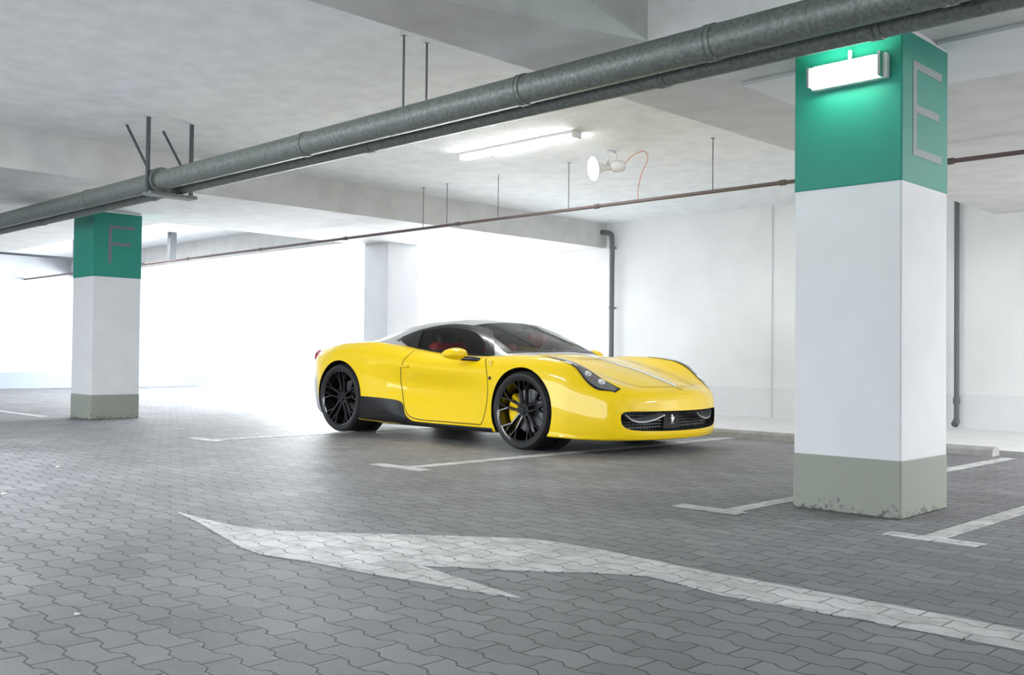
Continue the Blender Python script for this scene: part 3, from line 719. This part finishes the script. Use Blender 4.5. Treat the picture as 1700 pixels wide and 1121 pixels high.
# wheels
def wheel(x, sg, r, w, yc):
    t = .066
    q_ = MB(); rr = r - t
    q_.lathe([(rr+.004, -w/2+.008), (rr+.010, -w/2-.0), (rr-.002, -w/2+.002), (rr-.014, -w/2+.012), (rr-.018, -w/2+.05), (rr-.03, 0), (rr-.02, w/2-.02), (rr, w/2)], 'y', 72)
    def bar(a0, r0, a1, r1, w0, w1, y0, y1):
        p0 = Vector((math.cos(a0)*r0, math.sin(a0)*r0)); p1 = Vector((math.cos(a1)*r1, math.sin(a1)*r1)); d = (p1-p0).normalized(); nn = Vector((-d.y, d.x))
        vs = []
        for (p, ww, yy) in ((p0, w0, y0), (p1, w1, y1)):
            for (s_, dy, k) in ((-1, .008, 1), (-.5, 0, 1), (.5, 0, 1), (1, .008, 1), (1, .034, 1), (-1, .034, 1)):
                e = p + nn*ww*s_/2; vs.append((e.x, yy+dy, e.y))
        fs = [(k, (k+1) % 6, 6+(k+1) % 6, 6+k) for k in range(6)] + [tuple(range(6)), tuple(range(6, 12))]
        q_.add(vs, fs)
    yh = -w/2+.042; yr = -w/2+.008
    for k in range(5):
        a = 2*PI*k/5 + PI/2
        for s_ in (-1, 1):
            bar(a+s_*.50, .045, a+s_*.20, rr*.66, .027, .023, yh, yh-.014)
            bar(a+s_*.20, rr*.63, a+s_*.11, rr-.006, .018, .016, yh-.013, yr)
            bar(a+s_*.21, rr*.63, a+s_*.36, rr-.006, .018, .016, yh-.013, yr)
    q_.lathe([(0, yh-.012), (.028, yh-.012), (.032, yh-.006), (.034, yh), (.062, yh), (.068, yh+.03), (.068, yh+.08)], 'y', 40)
    for k in range(5):
        a = 2*PI*k/5 + PI/2 + PI/5; q_.lathe([(0, yh-.004), (.007, yh-.004), (.009, yh+.004)], 'y', 8, (math.cos(a)*.05, 0, math.sin(a)*.05))
    wo = q_.build('wheel', M['alloy'], car, 35)
    q_ = MB(); h = w/2
    prof = [(rr, -h+.008), (rr+.012, -h-.002), (rr+.028, -h-.008), (rr+.046, -h-.004), (r-.014, -h+.006), (r-.004, -h+.02), (r, -h+.035)]
    g = [-.5, -.17, .17, .5]
    for gy in g:
        yy = gy*(w-.08); prof += [(r, yy-.006), (r-.008, yy-.004), (r-.008, yy+.004), (r, yy+.006)]
    prof += [(r, h-.035), (r-.004, h-.02), (r-.014, h-.006), (rr+.046, h+.004), (rr+.03, h+.006), (rr, h-.008)]
    q_.lathe(prof, 'y', 80)
    q_.build('tire', M['rubber'], wo, 35)
    wo.location = (x, sg*yc, r+.004)
    if sg > 0: wo.rotation_euler = (0, 0, PI)
    ys = sg*(yc - w/2 + .105)
    q_ = MB(); q_.lathe([(.06, -.012), (.19, -.012), (.19, .012), (.06, .012)], 'y', 48, closed=True); q_.v = [(p[0]+x, p[1]+ys, p[2]+r) for p in q_.v]; q_.build('brake_disc', M['disc'], car, 35)
    q_ = MB(); a0 = R(140)
    m_ = 10
    vs = []
    for k in range(m_+1):
        a = a0 + R(80)*k/m_
        for (rad, dy) in ((.115, -.048), (.215, -.048), (.225, -.03), (.225, .03), (.115, .03)):
            vs.append((x+math.cos(a)*rad, ys+sg*(-dy), r+math.sin(a)*rad))
    fs = [(i*5+k, i*5+(k+1) % 5, (i+1)*5+(k+1) % 5, (i+1)*5+k) for i in range(m_) for k in range(5)] + [(0, 1, 2, 3, 4), tuple(m_*5+k for k in range(5))]
    q_.add(vs, fs); q_.build('brake_caliper', M['yellow'] if x > -1 else M['dark'], car, 35)
for sg in (-1, 1):
    wheel(0, sg, .342, .24, .828)
    wheel(-2.65, sg, .358, .29, .808)
for (cx, cz, cr_) in ARCH:
    for sg in (-1, 1):
        q_ = MB(); q_.lathe([(0, sg*.595), (cr_, sg*.595), (cr_, sg*.602)], 'y', 56, (cx, 0, cz)); q_.build('wheel_well', M['matt'], car, 40)

# cabin
q_ = MB()
q_.box(-2.0, -.40, -.76, .76, .19, .21); q_.box(-2.0, -.40, -.77, -.75, .2, .77); q_.box(-2.0, -.40, .75, .77, .2, .77); q_.box(-2.0, -1.97, -.70, .70, .2, .98); q_.box(-.42, -.40, -.75, .75, .2, .78)
q_.build('cabin_lining', M['dark'], car)
q_ = MB(); q_.rbox((-.62, 0, .765), (.36, 1.36, .15), .05, Matrix.Rotation(R(-6), 3, 'Y')); q_.rbox((-.72, 0, .60), (.3, .26, .3), .04); q_.build('dashboard', M['red'], car, 40)
q_ = MB(); q_.rbox((-.70, .38, .84), (.18, .34, .07), .03); q_.build('instrument_hood', M['dark'], car, 40)
q_ = MB(); rot = Matrix.Rotation(R(-68), 3, 'Y'); pts = [tuple(rot @ Vector((math.cos(2*PI*k/36)*.175, math.sin(2*PI*k/36)*.175, 0)) + Vector((-.90, .38, .79))) for k in range(37)]
q_.tube(pts, .016, 10, False)
for a in (0, PI, -PI/2): 
    e = rot @ Vector((-math.sin(a)*.17, math.cos(a)*.17, 0)); q_.tube([(-.88, .38, .79), tuple(e + Vector((-.90, .38, .79)))], .018, 8)
q_.build('steering_wheel', M['dark'], car, 60)
q_ = MB(); q_.rbox((-.88, 0, 1.055), (.03, .22, .06), .014); q_.tube([(-.87, 0, 1.08), (-.84, 0, 1.10)], .01, 8); q_.build('rear_view_mirror', M['dark'], car, 40)
for sg in (-1, 1):
    t_ = MB(); rb = Matrix.Rotation(R(-20), 3, 'Y')
    t_.rbox((-1.22, sg*.38, .36), (.50, .46, .16), .05); t_.rbox((-1.50, sg*.38, .66), (.14, .46, .62), .06, rb)
    t_.rbox((-1.46, sg*.38+.2, .62), (.18, .08, .44), .035, rb); t_.rbox((-1.46, sg*.38-.2, .62), (.18, .08, .44), .035, rb)
    se = t_.build('seat', M['red'], car, 40)
    t_ = MB(); t_.rbox((-1.60, sg*.38, .97), (.09, .24, .17), .04, rb); t_.build('headrest', M['dark'], se, 40)

# ------------------------------------------------------------------ light
w = bpy.data.worlds.new('world'); bpy.context.scene.world = w; w.use_nodes = True
w.node_tree.nodes['Background'].inputs[0].default_value = (.93, .97, 1, 1); w.node_tree.nodes['Background'].inputs[1].default_value = 2.0
def area(loc, sx, sy, power, rot=(0, 0, 0), col=(1, 1, 1)):
    l = bpy.data.lights.new('area_light', 'AREA'); l.shape = 'RECTANGLE'; l.size = sx; l.size_y = sy; l.energy = power; l.color = col
    o = bpy.data.objects.new('area_light', l); C.objects.link(o); o.location = loc; o.rotation_euler = rot
area((-16.3, 13.2, 1.6), 8.8, 3.0, 1900, (R(-90), 0, 0), (.93, .97, 1))
area((-7.5, -6.5, 1.3), 18, 2.4, 470, (R(90), 0, 0), (.92, .97, 1))  # added fill from behind the camera
area((-7.5, 1.0, 2.9), 3.5, .6, 190, col=(.94, .97, 1))  # unseen ceiling fill, added to brighten the car side and mid floor
area((2.5, 9.5, 2.9), 3.0, 1.0, 480)  # unseen fill in the right bay, added to brighten the back wall
area((-17.5, 7.7, 2.9), 3.0, .3, 40)
sc = bpy.context.scene
sc.view_settings.view_transform = 'Standard'; sc.view_settings.look = 'None'; sc.view_settings.exposure = .57
